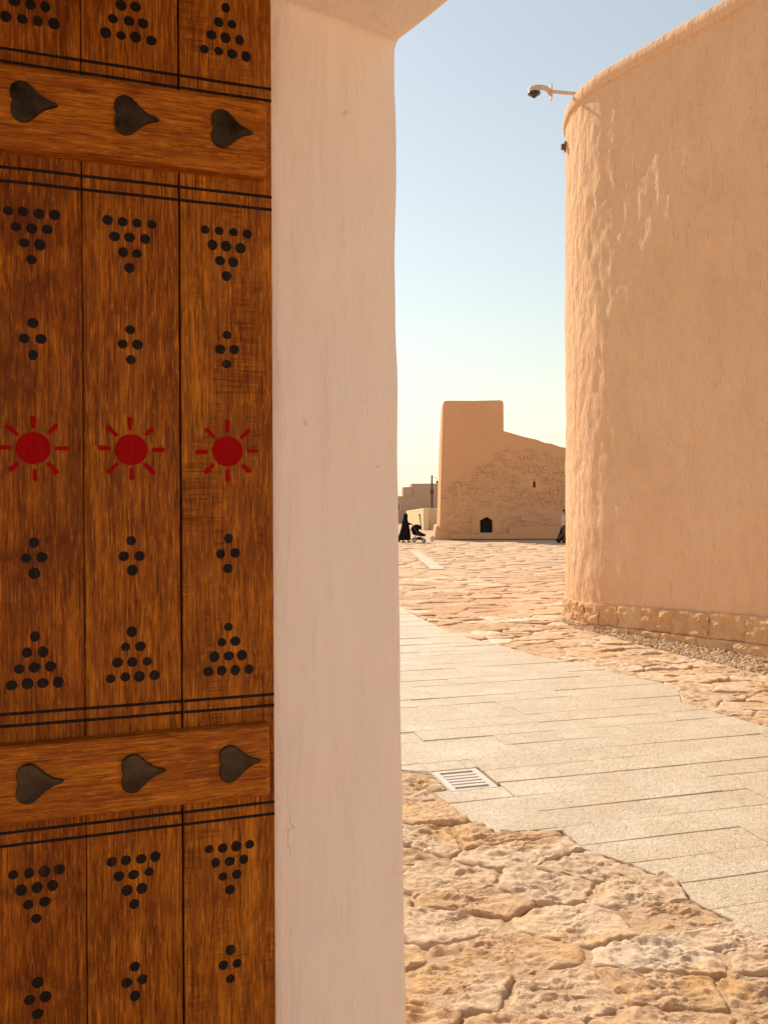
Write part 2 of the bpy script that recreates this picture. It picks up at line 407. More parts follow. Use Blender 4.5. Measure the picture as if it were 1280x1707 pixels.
for s in seeds: cell.setdefault((int(s[0] // 1), int(s[1] // 1)), []).append(s)
for _ in range(26000):
    t = random.random(); y = 2.6 + 39.5 * t ** 1.25
    x = random.uniform(-2.6, 5.2) if y < 14 else random.uniform(-3, 7 + (y - 14) * .22)
    if blocked(x, y) or near(x, y, mind(y)): continue
    seeds.append((x, y)); cell.setdefault((int(x // 1), int(y // 1)), []).append((x, y))
def rock_radius(i, d, gap):
    c = Vector(seeds[i]); best = .62 if c.y < 14 else 1.0
    cx, cy = int(c.x // 1), int(c.y // 1)
    for a in range(cx - 2, cx + 3):
        for b in range(cy - 2, cy + 3):
            for q in cell.get((a, b), ()):
                n = Vector(q) - c; n = Vector((n.x, n.y * ANI)); L = n.length_squared
                if L < 1e-9: continue
                dn = d.x * n.x + d.y * ANI * n.y
                if dn > 1e-6: best = min(best, L * .5 / dn)
    for poly in (PATH, WALL_POLY, GRAVEL_STRIP, GP, STRIP):
        best = min(best, ray_hit(poly, c, d))
    if c.y < 6:
        dn = -d.dot(V)
        if dn > 1e-6: best = min(best, ((c - PO).dot(V) - .03) / dn)
    return max(.03, best - gap)
def rock_h(x, y, k, lod):
    """craggy top of a split limestone flag, in metres"""
    u, v = x + .02 * noise.noise(Vector((x * 9, y * 9, k))), y + .02 * noise.noise(Vector((x * 9, y * 9, k + 5)))
    b = fbm(u * 2.4 + k, v * 3.4, k, 2) * .016
    if lod > 1: return b
    r = 1 - abs(noise.noise(Vector((u * 7 + k, v * 15, k)))) * 2
    c = fbm(u * 9 + k, v * 19, k * 2, 4)
    st = (math.floor(c * 4 + .5) / 4) * .6 + c * .4              # flaky layers
    rough = .5 + .8 * max(0, noise.noise(Vector((u * 2.1, v * 2.1, k + 3))) + .3)
    return b + (st * .024 + r * .007) * rough + .005 * fbm(u * 40, v * 60, k, 2) * (lod == 0)
def rock_data(i):
    cx, cy = seeds[i]
    if cy < 6.6: N, lod, rings = 100, 0, (1, .99, .97, .94, .9, .86, .82, .78, .74, .70, .66, .62, .58, .54, .5, .46, .42, .38, .34, .30, .26, .22, .18, .14, .10, .05)
    elif cy < 12: N, lod, rings = 48, 1, (1, .98, .94, .86, .78, .70, .62, .54, .46, .38, .30, .2, .1)
    elif cy < 20: N, lod, rings = 24, 1, (1, .96, .85, .65, .45, .25)
    else: N, lod, rings = 12, 2, (1, .94, .5)
    gap = random.uniform(0, .005) if cy < 12 else .006
    k = i * 1.37; top = random.uniform(-.004, .014); tx, ty = random.uniform(-.05, .05), random.uniform(-.04, .05)
    if cy > 12: ty *= .6
    rad = []
    for a in range(N):
        d = Vector((math.cos(2 * math.pi * a / N), math.sin(2 * math.pi * a / N)))
        rad.append(rock_radius(i, d, gap) * (1 - .10 * abs(fbm(d.x * 2.8 + k, d.y * 2.8, k, 5))))
    vs = [(rad[a] * math.cos(2 * math.pi * a / N), rad[a] * math.sin(2 * math.pi * a / N), -.055) for a in range(N)]
    for j, f in enumerate(rings):
        for a in range(N):
            x = rad[a] * f * math.cos(2 * math.pi * a / N); y = rad[a] * f * math.sin(2 * math.pi * a / N)
            e = max(0., (f - .91) / .09)
            z = top + tx * x + ty * y - .018 * e ** 2 + rock_h(cx + x, cy + y, k, lod) - .004
            vs.append((x, y, max(z, -.040)))
    vs.append((0, 0, top + rock_h(cx, cy, k, lod) - .004))
    fs = []; nr = len(rings) + 1
    for j in range(nr - 1):
        for a in range(N): b = (a + 1) % N; fs.append((j * N + a, j * N + b, (j + 1) * N + b, (j + 1) * N + a))
    c = len(vs) - 1
    for a in range(N): fs.append(((nr - 1) * N + a, (nr - 1) * N + (a + 1) % N, c))
    return vs, fs
def vis(p):                                                    # how large a stone shows from the gate
    x, y = p; sx = x / y * 1400 + 640
    m = 0 if 640 < sx < 1290 else 4.0
    return y + m * y
order = sorted(range(len(seeds)), key=lambda i: vis(seeds[i]))
jv, jf = [], []
for rank, i in enumerate(order):
    vs, fs = rock_data(i)
    if rank < 300:
        o = mesh('paving_stone', vs, fs, M['plaza_rock' if seeds[i][1] > 13.5 + random.uniform(-1.5, 1.5) else 'rock'], paving, True); o.location = (seeds[i][0], seeds[i][1], 0)
    else:
        b = len(jv); jv += [(v[0] + seeds[i][0], v[1] + seeds[i][1], v[2]) for v in vs]; jf += [tuple(q + b for q in f) for f in fs]
o = mesh('far_paving_stones', jv, jf, M['plaza_rock'], paving, True); tag(o, kind='stuff')
st = mesh('pale_strip', [(x, y, .012) for x, y in STRIP] + [(x, y, -.05) for x, y in STRIP], [(3, 2, 1, 0), (0, 1, 5, 4), (1, 2, 6, 5), (2, 3, 7, 6), (3, 0, 4, 7)], M['slab'], paving)

# gravel
ico = bmesh.new(); bmesh.ops.create_icosphere(ico, subdivisions=1, radius=1)
IV = [v.co.copy() for v in ico.verts]; IF = [tuple(v.index for v in f.verts) for f in ico.faces]; ico.free()
def pebbles(name, poly, n, r0, r1, z0, label):
    vs, fs = [], []; xs = [p[0] for p in poly]; ys = [p[1] for p in poly]; k = 0
    while k < n:
        x, y = random.uniform(min(xs), max(xs)), random.uniform(min(ys), max(ys))
        if not inside(poly, x, y): continue
        k += 1; r = random.uniform(r0, r1) * (1 if random.random() < .93 else 1.5); q = Matrix.Rotation(random.uniform(0, 6.28), 3, Vector((random.gauss(0, 1), random.gauss(0, 1), random.gauss(0, 1))))
        sc = Vector((random.uniform(.7, 1.3), random.uniform(.6, 1.1), random.uniform(.5, .9))) * r
        b = len(vs); z = z0 + random.uniform(-.3, .9) * r
        for v in IV:
            w = q @ Vector((v.x * sc.x, v.y * sc.y, v.z * sc.z)) * random.uniform(.85, 1.15); vs.append((x + w.x, y + w.y, z + w.z))
        fs += [tuple(t + b for t in f) for f in IF]
    o = mesh(name, vs, fs, M['pebble']); tag(o, label, 'gravel', kind='stuff'); return o
pebbles('gravel', GRAVEL_STRIP, 7500, .011, .026, -.012, 'loose gravel along the foot of the plastered wall')

# drain grate
dg = empty('drain_grate', (GC.x, GC.y, 0), math.atan2(PX.y, PX.x)); tag(dg, 'pale metal drain grate with six slots beside the slab path', 'grate')
bm = bmesh.new(); fw = .045; bw = (GL - .0) ; zt = -.002
box(bm, (-GL / 2 + fw / 2, 0, zt - .009), (fw, GW, .018)); box(bm, (GL / 2 - fw / 2, 0, zt - .009), (fw, GW, .018))
box(bm, (0, -GW / 2 + .014, zt - .0091), (GL - 2 * fw, .028, .0178)); box(bm, (0, GW / 2 - .02, zt - .0091), (GL - 2 * fw, .04, .0178))
bm_obj('frame', bm, M['steel'], dg)
inner0, inner1 = -GW / 2 + .028, GW / 2 - .04; pitch = (inner1 - inner0) / 6
for i in range(1, 6):
    bm = bmesh.new(); box(bm, (0, inner0 + pitch * i, zt - .0092), (GL - 2 * fw, pitch - .024, .0176)); bm_obj('bar', bm, M['steel'], dg)
bm = bmesh.new(); box(bm, (0, 0, -.0655), (GL + .03, GW + .03, .003)); bm_obj('pit', bm, M['dark'], dg)
bm = bmesh.new()
for sx in (-1, 1): box(bm, (sx * (GL / 2 + .006), 0, -.035), (.008, GW + .02, .06))
for sy in (-1, 1): box(bm, (0, sy * (GW / 2 + .006), -.035), (GL + .004, .008, .0598))
bm_obj('pit_rim', bm, M['pale_stone'], dg)

# ------------------------------------------------------------------ the gate wall and jamb
gate = empty('gate_wall', (PO.x, PO.y, 0)); tag(gate, 'thick white plastered gateway jamb and lintel beside the wooden door', 'wall')
TOP, OPEN, TH, FIL = 3.20, 1.95, .385, .018
def w3(s, v, z): p = W * s + V * v; return (p.x, p.y, z)        # s along the wall (away), v outwards
prof = []                                                       # opening outline in (s, z) with the direction away from the opening
for i in range(61): z = -.12 + (TOP - FIL + .12) * i / 60; prof.append((0, z, 1, 0))
for i in range(1, 9): a = R(90 * i / 8); prof.append((-FIL + FIL * math.cos(a), TOP - FIL + FIL * math.sin(a), math.cos(a), math.sin(a)))
for i in range(1, 31): prof.append((-FIL - (OPEN - 2 * FIL) * i / 30, TOP, 0, 1))
for i in range(1, 9): a = R(90 + 90 * i / 8); prof.append((-OPEN + FIL + FIL * math.cos(a), TOP - FIL + FIL * math.sin(a), math.cos(a), math.sin(a)))
for i in range(1, 41): prof.append((-OPEN, TOP - FIL - (TOP - FIL + .12) * i / 40, -1, 0))
cross = [(1.6, 0), (.5, 0), (.2, 0), (.1, 0)]
re = .022
for i in range(7): a = R(90 * i / 6); cross.append((re - re * math.sin(a), -re + re * math.cos(a)))
for i in range(1, 14): cross.append((0, -re - (TH - 2 * re) * i / 14))
for i in range(7): a = R(90 * i / 6); cross.append((re - re * math.cos(a), -TH + re - re * math.sin(a)))
cross += [(.1, -TH), (.3, -TH), (1.6, -TH)]
vs = []; fs = []; nc = len(cross)
for (s, z, ns, nz) in prof:
    for (o, v) in cross:
        ss, zz = s + ns * o, z + nz * o
        lean = .010 + (max(0, 3.2 - zz) / 2.6) ** 1.3 * .022 if v > -.2 else 0
        und = .010 * fbm(zz * 1.5, v * 2.2, ss * 1.2 + 4, 3) + .004 * fbm(zz * 5, v * 9, ss * 4, 3)
        if o > .6: und = 0
        edge = .006 * noise.noise(Vector((zz * 2.3, ss * 2, 9.1))) if v > -.1 else 0
        vs.append(w3(ss + ns * und * -1, v + lean + edge, zz + nz * und * -1))
for i in range(len(prof) - 1):
    for j in range(nc): a = i * nc + j; b = i * nc + (j + 1) % nc; fs.append((a, b, b + nc, a + nc))
jamb = mesh('plaster_surround', vs, fs, M['jamb'], gate, True)
side = bmesh.new()  # unseen wall behind the leaf, added to keep direct sun off the gateway
ang = math.atan2(-V.y, -V.x)
p = W * .55 - V * (TH + 2.1)
box(side, (p.x, p.y, 1.62), (4.2, .4, 3.5), Matrix.Rotation(math.atan2(V.y, V.x), 4, 'Z'))
bm_obj('shade_wall', side, M['jamb'], gate)
roof = bmesh.new(); p = -W * .8 - V * (TH + 1.5)  # unseen roof, extended and lowered to darken the top of the door
box(roof, (p.x, p.y, 3.46), (3.0, 3.1, .3), Matrix.Rotation(math.atan2(V.y, V.x), 4, 'Z'))
bm_obj('shade_roof', roof, M['dark_wood'], gate)

cw = bmesh.new(); p = -W * 8.2 - V * 2.0                          # unseen wall, added to bounce sunlight onto the jamb and door
box(cw, (p.x, p.y, 1.6), (11, .5, 3.4), Matrix.Rotation(math.atan2(V.y, V.x), 4, 'Z')); bevel(cw, .08, 2)
bm_obj('bounce_wall', cw, M['jamb'], gate)

# ------------------------------------------------------------------ the door leaf
E0 = (-.256, 1.95)
ph = math.atan2(.318, .948)
door = empty('wooden_door', (E0[0], E0[1], 0), ph); tag(door, 'brown wooden plank door with painted red suns, black dots and iron hearts', 'door')
# local x runs along the leaf (0 at its free edge by the jamb, negative to the left), local -y faces the viewer
Z0, Z1, THK = .02, 3.27, .055
disc = None
def disc_mesh(r, n=24, h=.0012):
    bm = bmesh.new(); v = []; sd = random.uniform(0, 99); ex = random.uniform(-.06, .06)
    for k in range(n):
        a = 2 * math.pi * k / n; q = 1 + .055 * noise.noise(Vector((math.cos(a) * 1.3, math.sin(a) * 1.3, sd))) + .04 * noise.noise(Vector((math.cos(a) * 4, math.sin(a) * 4, sd + 7)))
        v.append((math.cos(a) * q * (1 + ex), math.sin(a) * q * (1 - ex)))
    f = [bm.verts.new((r * .93 * x, -h, r * .93 * z)) for x, z in v]; b = [bm.verts.new((r * x, .0004, r * z)) for x, z in v]
    bm.faces.new(f)
    for k in range(n): bm.faces.new((f[k], b[k], b[(k + 1) % n], f[(k + 1) % n]))
    bmesh.ops.recalc_face_normals(bm, faces=bm.faces)
    me = bpy.data.meshes.new('painted_dot'); bm.to_mesh(me); bm.free(); return me
dots = [disc_mesh(.0110 * s) for s in (.90, .95, .98, 1.0, 1.02, 1.04, 1.07, 1.10)]
for d in dots: d.materials.append(M['black_paint'])
def sun_mesh(seed):
    rnd = random.Random(seed); bm = bmesh.new()
    def plate(pts, h=.0013):
        f = [bm.verts.new((x, -h, z)) for x, z in pts]; b = [bm.verts.new((x, .0004, z)) for x, z in pts]
        bm.faces.new(f); n = len(pts)
        for k in range(n): bm.faces.new((f[k], b[k], b[(k + 1) % n], f[(k + 1) % n]))
    pr = [(.0345 + .0012 * noise.noise(Vector((math.cos(math.pi * k / 24) * 2, math.sin(math.pi * k / 24) * 2, seed * 3.1)))) for k in range(48)]
    plate([(pr[k] * math.cos(math.pi * k / 24), pr[k] * math.sin(math.pi * k / 24)) for k in range(48)])
    for k in range(8):
        a = 2 * math.pi * k / 8 + rnd.uniform(-.05, .05); ca, sa = math.cos(a), math.sin(a)
        l0, l1, w = .0425 + rnd.uniform(-.002, .002), .070 + rnd.uniform(-.003, .003), .0055 + rnd.uniform(-.0008, .0006)
        q = [(l0, -w * .7), (l1 - w * .6, -w), (l1, -w * .35), (l1, w * .35), (l1 - w * .6, w), (l0, w * .7)]
        plate([(x * ca - z * sa, x * sa + z * ca) for x, z in q])
    bmesh.ops.recalc_face_normals(bm, faces=bm.faces)
    me = bpy.data.meshes.new('painted_sun'); bm.to_mesh(me); bm.free(); me.materials.append(M['red_paint']); return me
edges = [0, -.209, -.4145, -.614, -.815]
lines = [2.958, 2.931, 2.710, 2.681, 1.5585, 1.533, 1.3075, 1.2797, .165, .138]
def tri(z, up):                                               # rows of 1 2 3 4 dots; z is the height of the row of four
    r = []
    for row in range(4):
        n = 4 - row; zz = z + row * .0333 * (1 if up else -1)
        for k in range(n): r.append(((k - (n - 1) / 2) * .0312, zz))
    return r
def diamond(z): return [(0, z + .033), (-.0158, z), (.0158, z), (0, z - .033)]
pattern = tri(3.0258, True) + tri(2.62, False) + diamond(2.353) + diamond(1.888) + tri(1.62, True) + tri(1.216, False) + diamond(.945) + diamond(.48) + tri(.215, True)
suns = (2.121, .712)
for i in range(4):
    x1, x0 = edges[i] - (.0024 if i == 1 else .0008), edges[i + 1] + (.0016 if i == 0 else .0010); cx = (x0 + x1) / 2
    bm = bmesh.new(); box(bm, (0, THK / 2, (Z0 + Z1) / 2), (x1 - x0, THK, Z1 - Z0)); bevel(bm, .0022, 1)
    pl = bm_obj('plank', bm, M[('plank_saw', 'plank', 'plank_dark', 'plank')[i]], door); pl.location = (cx, 0, 0)
    pl['label'] = ['right plank with faint saw marks', 'middle plank', 'left plank', 'far left plank'][i]
    if i < 3:
        jx = [-.001, -.003, -.0005][i]
        for (dx, dz) in pattern:
            o = link_mesh('painted_dot', random.choice(dots), None, pl)
            o.location = (dx + jx + random.uniform(-.0012, .0012), -.0002, dz + random.uniform(-.0012, .0012))
        for q, z in enumerate(suns):
            o = link_mesh('painted_sun', sun_mesh(i * 5 + q), None, pl); o.location = (jx, -.0002, z)
    for z in lines:                                           # double black lines, slightly wavering
        vs = []; n = 14; xa, xb = x0 - cx - (.0002 if i else 0), x1 - cx
        for q in range(n + 1):
            x = xa + (xb - xa) * q / n; d = .0011 * noise.noise(Vector(((x + cx) * 9, z * 7, 3))); hw = .0036 + .0006 * noise.noise(Vector(((x + cx) * 30, z * 9, 5)))
            for (yy, zz) in ((.0003, z + d - hw), (-.001, z + d - hw * .8), (-.001, z + d + hw * .8), (.0003, z + d + hw)): vs.append((x, yy, zz))
        fs = []
        for q in range(n):
            for e in range(3): a = q * 4 + e; fs.append((a, a + 4, a + 5, a + 1))
        mesh('painted_line', vs, fs, M['black_paint'], pl)
bm = bmesh.new(); box(bm, (-.41, THK + .006, 1.64), (.80, .008, 3.2)); bm_obj('backing_board', bm, M['black_paint'], door)
def heart_mesh():
    # ace of spades lying on its side: two lobes on the left, a long drawn out tip on the right
    half = [(x - .044, z) for x, z in [(.0045, 0), (.002, .005), (.0005, .012), (.0, .022), (.003, .032), (.011, .039), (.022, .0425), (.034, .0395), (.045, .030), (.056, .0195), (.067, .0115), (.079, .0065), (.0885, .004), (.0925, 0)]]
    pts = half + [(x, -z) for x, z in half[-2:0:-1]]
    bm = bmesh.new()
    def ring(s, y): return [bm.verts.new((x * s - (.004 * (1 - s)), y, z * s)) for x, z in pts]
    a, b, c, d = ring(1, .001), ring(1, -.0065), ring(.95, -.0088), ring(.55, -.0092)
    n = len(pts)
    for p, q in ((a, b), (b, c), (c, d)):
        for k in range(n): bm.faces.new((p[k], q[k], q[(k + 1) % n], p[(k + 1) % n]))
    bm.faces.new(d); bmesh.ops.recalc_face_normals(bm, faces=bm.faces)
    me = bpy.data.meshes.new('iron_heart'); bm.to_mesh(me); bm.free(); me.materials.append(M['bronze'])
    return me
hm = heart_mesh()
for (za, zb, hz, xs, hs) in ((2.742, 2.912, 2.836, (-.098, -.303, -.507, -.71), 1.0), (1.334, 1.498, 1.418, (-.088, -.297, -.506, -.71), 1.0), (-.06, .11, .03, (), 1)):
    bm = bmesh.new(); za = max(za, Z0 + .002)
    v = box(bm, (0, -.016, 0), (.79, .036, zb - za)); bmesh.ops.bevel(bm, geom=[e for e in bm.edges if any(q.co.y < -.03 for q in e.verts)], offset=.011, segments=3, profile=.55, affect='EDGES')
    bt = bm_obj('crossbar', bm, M['batten'], door); bt.location = (-.016 - .395, 0, (za + zb) / 2)
    for x in xs:
        o = link_mesh('iron_heart', hm, None, bt); o.location = (x + .411, -.034, hz - (za + zb) / 2); o.rotation_euler.y = random.uniform(-.05, .05)

# ------------------------------------------------------------------ the tall plastered wall on the right
pw = empty('plastered_wall', (RA.x, RA.y, 0)); tag(pw, 'tall sand coloured plastered wall with rounded corner and stone plinth', 'wall')
def bot(s): return .36 + .045 * max(-.2, min(s, 3.5)) if s > -1 else .35
ss = [13, 10, 8, 6.5, 5.5, 4.9, 4.5]; s = 4.3
while s > -3.4: ss.append(s); s -= .045
ss += [-3.6, -3.9, -4.4, -5, -8, -12]
zs = [i / 150 for i in range(151)]
vs = []; fs = []; nz = len(zs); CZ = 8.56
for s in ss:
    for t in zs:
        z = bot(s) + .012 * noise.noise(Vector((s * 5, 0, 2))) * (t == 0) + (CZ - bot(s)) * t
        lip = .012 * math.exp(-((z - bot(s)) / .10) ** 2)
        d = .022 * fbm(s * .8, z * .45, 3, 3) + .016 * fbm(s * 6.5, z * 2.8, 7, 3) + .010 * fbm(s * 13, z * 6.5, 2, 2) - lip
        p, n = wall_pt(s, d + .0); vs.append((p.x - RA.x, p.y - RA.y, z))
for i in range(len(ss) - 1):
    for j in range(nz - 1): a = i * nz + j; fs.append((a, a + 1, a + nz + 1, a + nz))
mesh('plaster_face', vs, fs, M['adobe'], pw, True)
cp = [(-.05, 8.45), (-.02, 8.555), (.022, 8.57), (.036, 8.61), (.038, 8.68), (.026, 8.75), (-.01, 8.81), (-.07, 8.85), (-.16, 8.87), (-.30, 8.87), (-.40, 8.83), (-.46, 8.74), (-.48, 8.5), (-.48, 0)]
vs = []; fs = []; nz = len(cp)
for s in ss:
    for o, z in cp:
        p, n = wall_pt(s, o + .004 * fbm(s * 1.3, z, 11, 2)); vs.append((p.x - RA.x, p.y - RA.y, z + .006 * fbm(s * .9, o * 3, 5, 2) - (.018 * max(0, s - .4) if z > 8.4 else 0)))
for i in range(len(ss) - 1):
    for j in range(nz - 1): a = i * nz + j; fs.append((a, a + 1, a + nz + 1, a + nz))
mesh('coping', vs, fs, M['adobe'], pw, True)
def block(s0, s1, lo, hi, out):
    n, m = max(6, int((s1 - s0) / .032)), 9; k = random.random() * 50; out = out + random.uniform(-.02, .015)
    vs = []; fs = []; g = .004
    for i in range(n + 1):
        s = s0 + g + (s1 - s0 - 2 * g) * i / n
        for j in range(m + 3):
            if j == 0: z, o = lo(s), -.10
            elif j == m + 2: z, o = hi(s) + .006 * noise.noise(Vector((s * 8, k, 1))), -.10
            else:
                t = (j - 1) / m; z = lo(s) + g + (hi(s) - lo(s) - 2 * g) * t
                e = min(1, min(i, n - i) / 1.6 + .25) * min(1, min(j - 1, m + 1 - j) / 1.2 + .25)
                o = out - .014 * (1 - e) + .040 * fbm(s * 5 + k, z * 9, k, 5)
            p, nn = wall_pt(s, o); vs.append((p.x - RA.x, p.y - RA.y, z))
    r = m + 3
    for i in range(n):
        for j in range(r - 1): a = i * r + j; fs.append((a, a + 1, a + r + 1, a + r))
    fs.append(tuple(range(r))[::-1]); fs.append(tuple(n * r + q for q in range(r)))
    mesh('plinth_stone', vs, fs, M['plinth'], pw, False)
mid = lambda s: .055 + .033 * max(-.3, min(s, 3.2))
J1 = [-3.2, -2.7, -2.1, -1.6, -1.05, -.62, -.18, .05, .42, .81, 1.29, 2.49, 3.07, 3.75, 4.4, 5.1, 5.8, 6.6, 7.4, 8.2]
J2 = [-3.2, -2.4, -1.8, -1.2, -.5, .15, .6, 1.05, 1.65, 2.31, 2.91, 3.6, 4.3, 5.0, 5.8, 6.6, 7.4, 8.2]
for a, b in zip(J1, J1[1:]): block(a, b, mid, lambda s: bot(s) + .02, .035)
for a, b in zip(J2, J2[1:]): block(a, b, lambda s: -.08, mid, .05)

# security camera on its arm above the rounded corner
sc = empty('security_camera', (2.53, 14.1, 8.93)); tag(sc, 'tan dome security camera on a long arm over the wall corner', 'security camera')
bm = bmesh.new(); tube(bm, [(.30, .02, -.04), (1.05, .25, .0)], .028, 10); bm_obj('arm', bm, M['fixture'], sc)
bm = bmesh.new(); box(bm, (.285, .01, -.055), (.022, .13, .25)); bevel(bm, .004, 1); bm_obj('mounting_plate', bm, M['fixture'], sc)
bm = bmesh.new(); tube(bm, [(.275, .01, -.10), (.25, .01, -.03), (.19, .01, .012), (.10, .005, .026), (.0, 0, .026)], [.03, .038, .042, .040, .036], 10); bm_obj('bracket', bm, M['fixture'], sc, True)
bm = bmesh.new(); tube(bm, [(0, 0, .03), (0, 0, .01), (0, 0, -.005), (0, 0, -.075)], [.05, .085, .095, .10], 20); bm_obj('housing', bm, M['fixture'], sc)
bm = bmesh.new(); tube(bm, [(0, 0, -.074), (0, 0, -.090)], [.107, .104], 20); ball(bm, (0, 0, -.092), (.062, .062, .066)); bm_obj('dome', bm, M['lens'], sc, True)
p, n = wall_pt(-.88, .0)
fx = empty('wall_fixture', (p.x, p.y, 8.17), math.atan2(n.y, n.x)); tag(fx, 'small brown fixture high on the edge of the rounded wall', 'fixture')
bm = bmesh.new(); box(bm, (.02, 0, 0), (.03, .11, .16)); bevel(bm, .006, 1); bm_obj('back_plate', bm, M['brown_metal'], fx)
bm = bmesh.new(); box(bm, (.06, 0, 0), (.06, .07, .09)); bevel(bm, .01, 2); bm_obj('lamp_body', bm, M['brown_metal'], fx)

# ------------------------------------------------------------------ the old tower
tw = empty('adobe_tower', (6.5, 48, 0)); tag(tw, 'old brown adobe tower with rubble masonry front and small pointed doorway', 'tower')
TX = 6.5
sil = [(3.15, -.1), (3.24, 2.6), (3.33, 5.5), (3.405, 7.72), (3.46, 7.86), (3.62, 7.915), (5.2, 7.90), (6.70, 7.93), (6.83, 7.87), (6.872, 7.74), (6.868, 6.16), (7.3, 6.04), (7.9, 5.86), (8.45, 5.72), (8.75, 5.66),
       (9.2, 5.48), (9.6, 5.42), (10.1, 5.24), (10.6, 5.15), (11.6, 5.0), (13.2, 4.7), (15, 4.5), (15, -.1)]
sil = [(x - TX, z) for x, z in sil]
OPN = [(5.485, .30), (6.20, .30), (6.20, 1.03), (5.862, 1.235), (5.485, 1.03)]
OPN = [(x - TX, z) for x, z in OPN]
SLT = [(8.53 - TX, 2.90), (8.68 - TX, 2.90), (8.68 - TX, 3.20), (8.64 - TX, 3.26), (8.61 - TX, 3.46), (8.575 - TX, 3.26), (8.53 - TX, 3.20)]
bm = bmesh.new()
outer = [bm.verts.new((x, 0, z)) for x, z in sil]; h1 = [bm.verts.new((x, 0, z)) for x, z in OPN]; h2 = [bm.verts.new((x, 0, z)) for x, z in SLT]
es = []
for L in (outer, h1, h2):
    for i in range(len(L)): es.append(bm.edges.new((L[i - 1], L[i])))
bmesh.ops.triangle_fill(bm, use_beauty=True, use_dissolve=False, edges=es)
back = [bm.verts.new((x + (.05 if z > 7 else 0), 2.6, z)) for x, z in sil]
for i in range(len(sil)): bm.faces.new((outer[i - 1], outer[i], back[i], back[i - 1]))
bm.faces.new(back)
for L, dp in ((h1, 1.6), (h2, .6)):
    bk = [bm.verts.new((v.co.x, dp, v.co.z)) for v in L]
    for i in range(len(L)): bm.faces.new((L[i - 1], L[i], bk[i], bk[i - 1]))
    bm.faces.new(bk)
# lean the front back with height
for v in bm.verts: v.co.y += v.co.z * .035 if v.co.y < .7 else 0
tower = bm_obj('tower_wall', bm, M['tower'], tw)
def in_rub(x, z):                                              # where the plaster is gone and the masonry shows
    up = [(-3.4, 2.7), (-2.6, 3.25), (-1.6, 3.55), (-1.1, 4.1), (-.3, 4.55), (-.1, 4.95), (.5, 5.05), (1.6, 5.25), (2.4, 5.0), (3.3, 4.75), (4.2, 4.85), (9, 4.2)]
    for (xa, za), (xb, zb) in zip(up, up[1:]):
        if xa <= x <= xb: lim = za + (zb - za) * (x - xa) / (xb - xa); break
    else: return False
    lim += .25 * noise.noise(Vector((x * 2.3, 0, 4)))
    if z > lim or z < .36: return False
    if x < -3.28 + z * .032: return False
    if -1.52 < x < .24 and z < 1.30 + .55 * (1 - abs(x + .64) / .9): return False      # plaster round the doorway
    if abs(x - 2.105) < .28 and 2.7 < z < 3.65: return False
    if z < .75 and x > .3: return False
    d = fbm(x * .75 + 3, z * .9, 2.2, 3)
    return d > -.35 or random.random() < .3
bm = bmesh.new(); z = .36
while z < 5.4:
    hh = random.uniform(.09, .17); x = -3.3 + random.random() * .2
    while x < 5.2:
        ww = random.uniform(.14, .46)
        if in_rub(x + ww / 2, z + hh / 2) and random.random() < .8:
            out = random.uniform(.005, .085); j = lambda a: random.uniform(-a, a)
            yb = (z + hh / 2) * .035; zj = random.uniform(-.035, .035); hj = random.uniform(-.03, .02)
            A = [(x + .012, z + zj + .01), (x + ww - .012, z + zj + .01), (x + ww - .012, z + zj + hh + hj - .01), (x + .012, z + zj + hh + hj - .01)]
            b0 = [bm.verts.new((a + j(.015), yb + .03, c + j(.012))) for a, c in A]
            f0 = [bm.verts.new((a + (.02 if q in (0, 3) else -.02) + j(.02), yb - out + j(.012), c + (.012 if q < 2 else -.012) + j(.014))) for q, (a, c) in enumerate(A)]
            bm.faces.new(f0)
            for q in range(4): bm.faces.new((f0[q], b0[q], b0[(q + 1) % 4], f0[(q + 1) % 4]))
        x += ww
    z += hh
rb = bm_obj('rubble_masonry', bm, M['rubble'], tw); tag(rb, kind='stuff')
bm = bmesh.new()                                               # raised plaster surround of the doorway
o1 = [(5.02, .3), (5.0, 1.25), (5.12, 1.42), (5.55, 1.72), (5.86, 1.80), (6.2, 1.72), (6.62, 1.42), (6.73, 1.25), (6.72, .3)]
i1 = [(5.47, .3), (5.47, .9), (5.47, 1.04), (5.66, 1.15), (5.862, 1.255), (6.05, 1.15), (6.215, 1.04), (6.215, .9), (6.215, .3)]
def yl(z, o): return z * .035 - o
A = [bm.verts.new((x - TX, yl(z, .045), z)) for x, z in o1]; B = [bm.verts.new((x - TX, yl(z, .06), z)) for x, z in i1]
A2 = [bm.verts.new((x - TX, yl(z, -.05), z)) for x, z in o1]; B2 = [bm.verts.new((x - TX, yl(z, -.3), z)) for x, z in i1]
for i in range(8):
    bm.faces.new((A[i], A[i + 1], B[i + 1], B[i])); bm.faces.new((A[i], A2[i], A2[i + 1], A[i + 1])); bm.faces.new((B[i], B[i + 1], B2[i + 1], B2[i]))
bm_obj('doorway_surround', bm, M['tower'], tw)
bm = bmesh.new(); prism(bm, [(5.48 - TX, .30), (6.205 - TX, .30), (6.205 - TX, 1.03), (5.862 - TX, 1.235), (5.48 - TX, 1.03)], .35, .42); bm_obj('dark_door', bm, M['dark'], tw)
bm = bmesh.new(); box(bm, (5.86 - TX, -.12, .31), (.95, .30, .05)); bevel(bm, .012, 1); bm_obj('door_sill', bm, M['pale_stone'], tw)
bm = bmesh.new(); box(bm, (1.1, -.14, .13), (9.0 - 1.4, .32, .30)); box(bm, (6.4, -.10, .35), (11.6, .24, .66)); bevel(bm, .03, 2); bm_obj('base_step', bm, M['tower'], tw)
bm = bmesh.new(); prism(bm, [(-3.62, -.05), (-3.30, -.05), (-3.33, .5), (-3.42, .78), (-3.52, .7)], .0, 2.4); bm_obj('corner_buttress', bm, M['rubble'], tw)

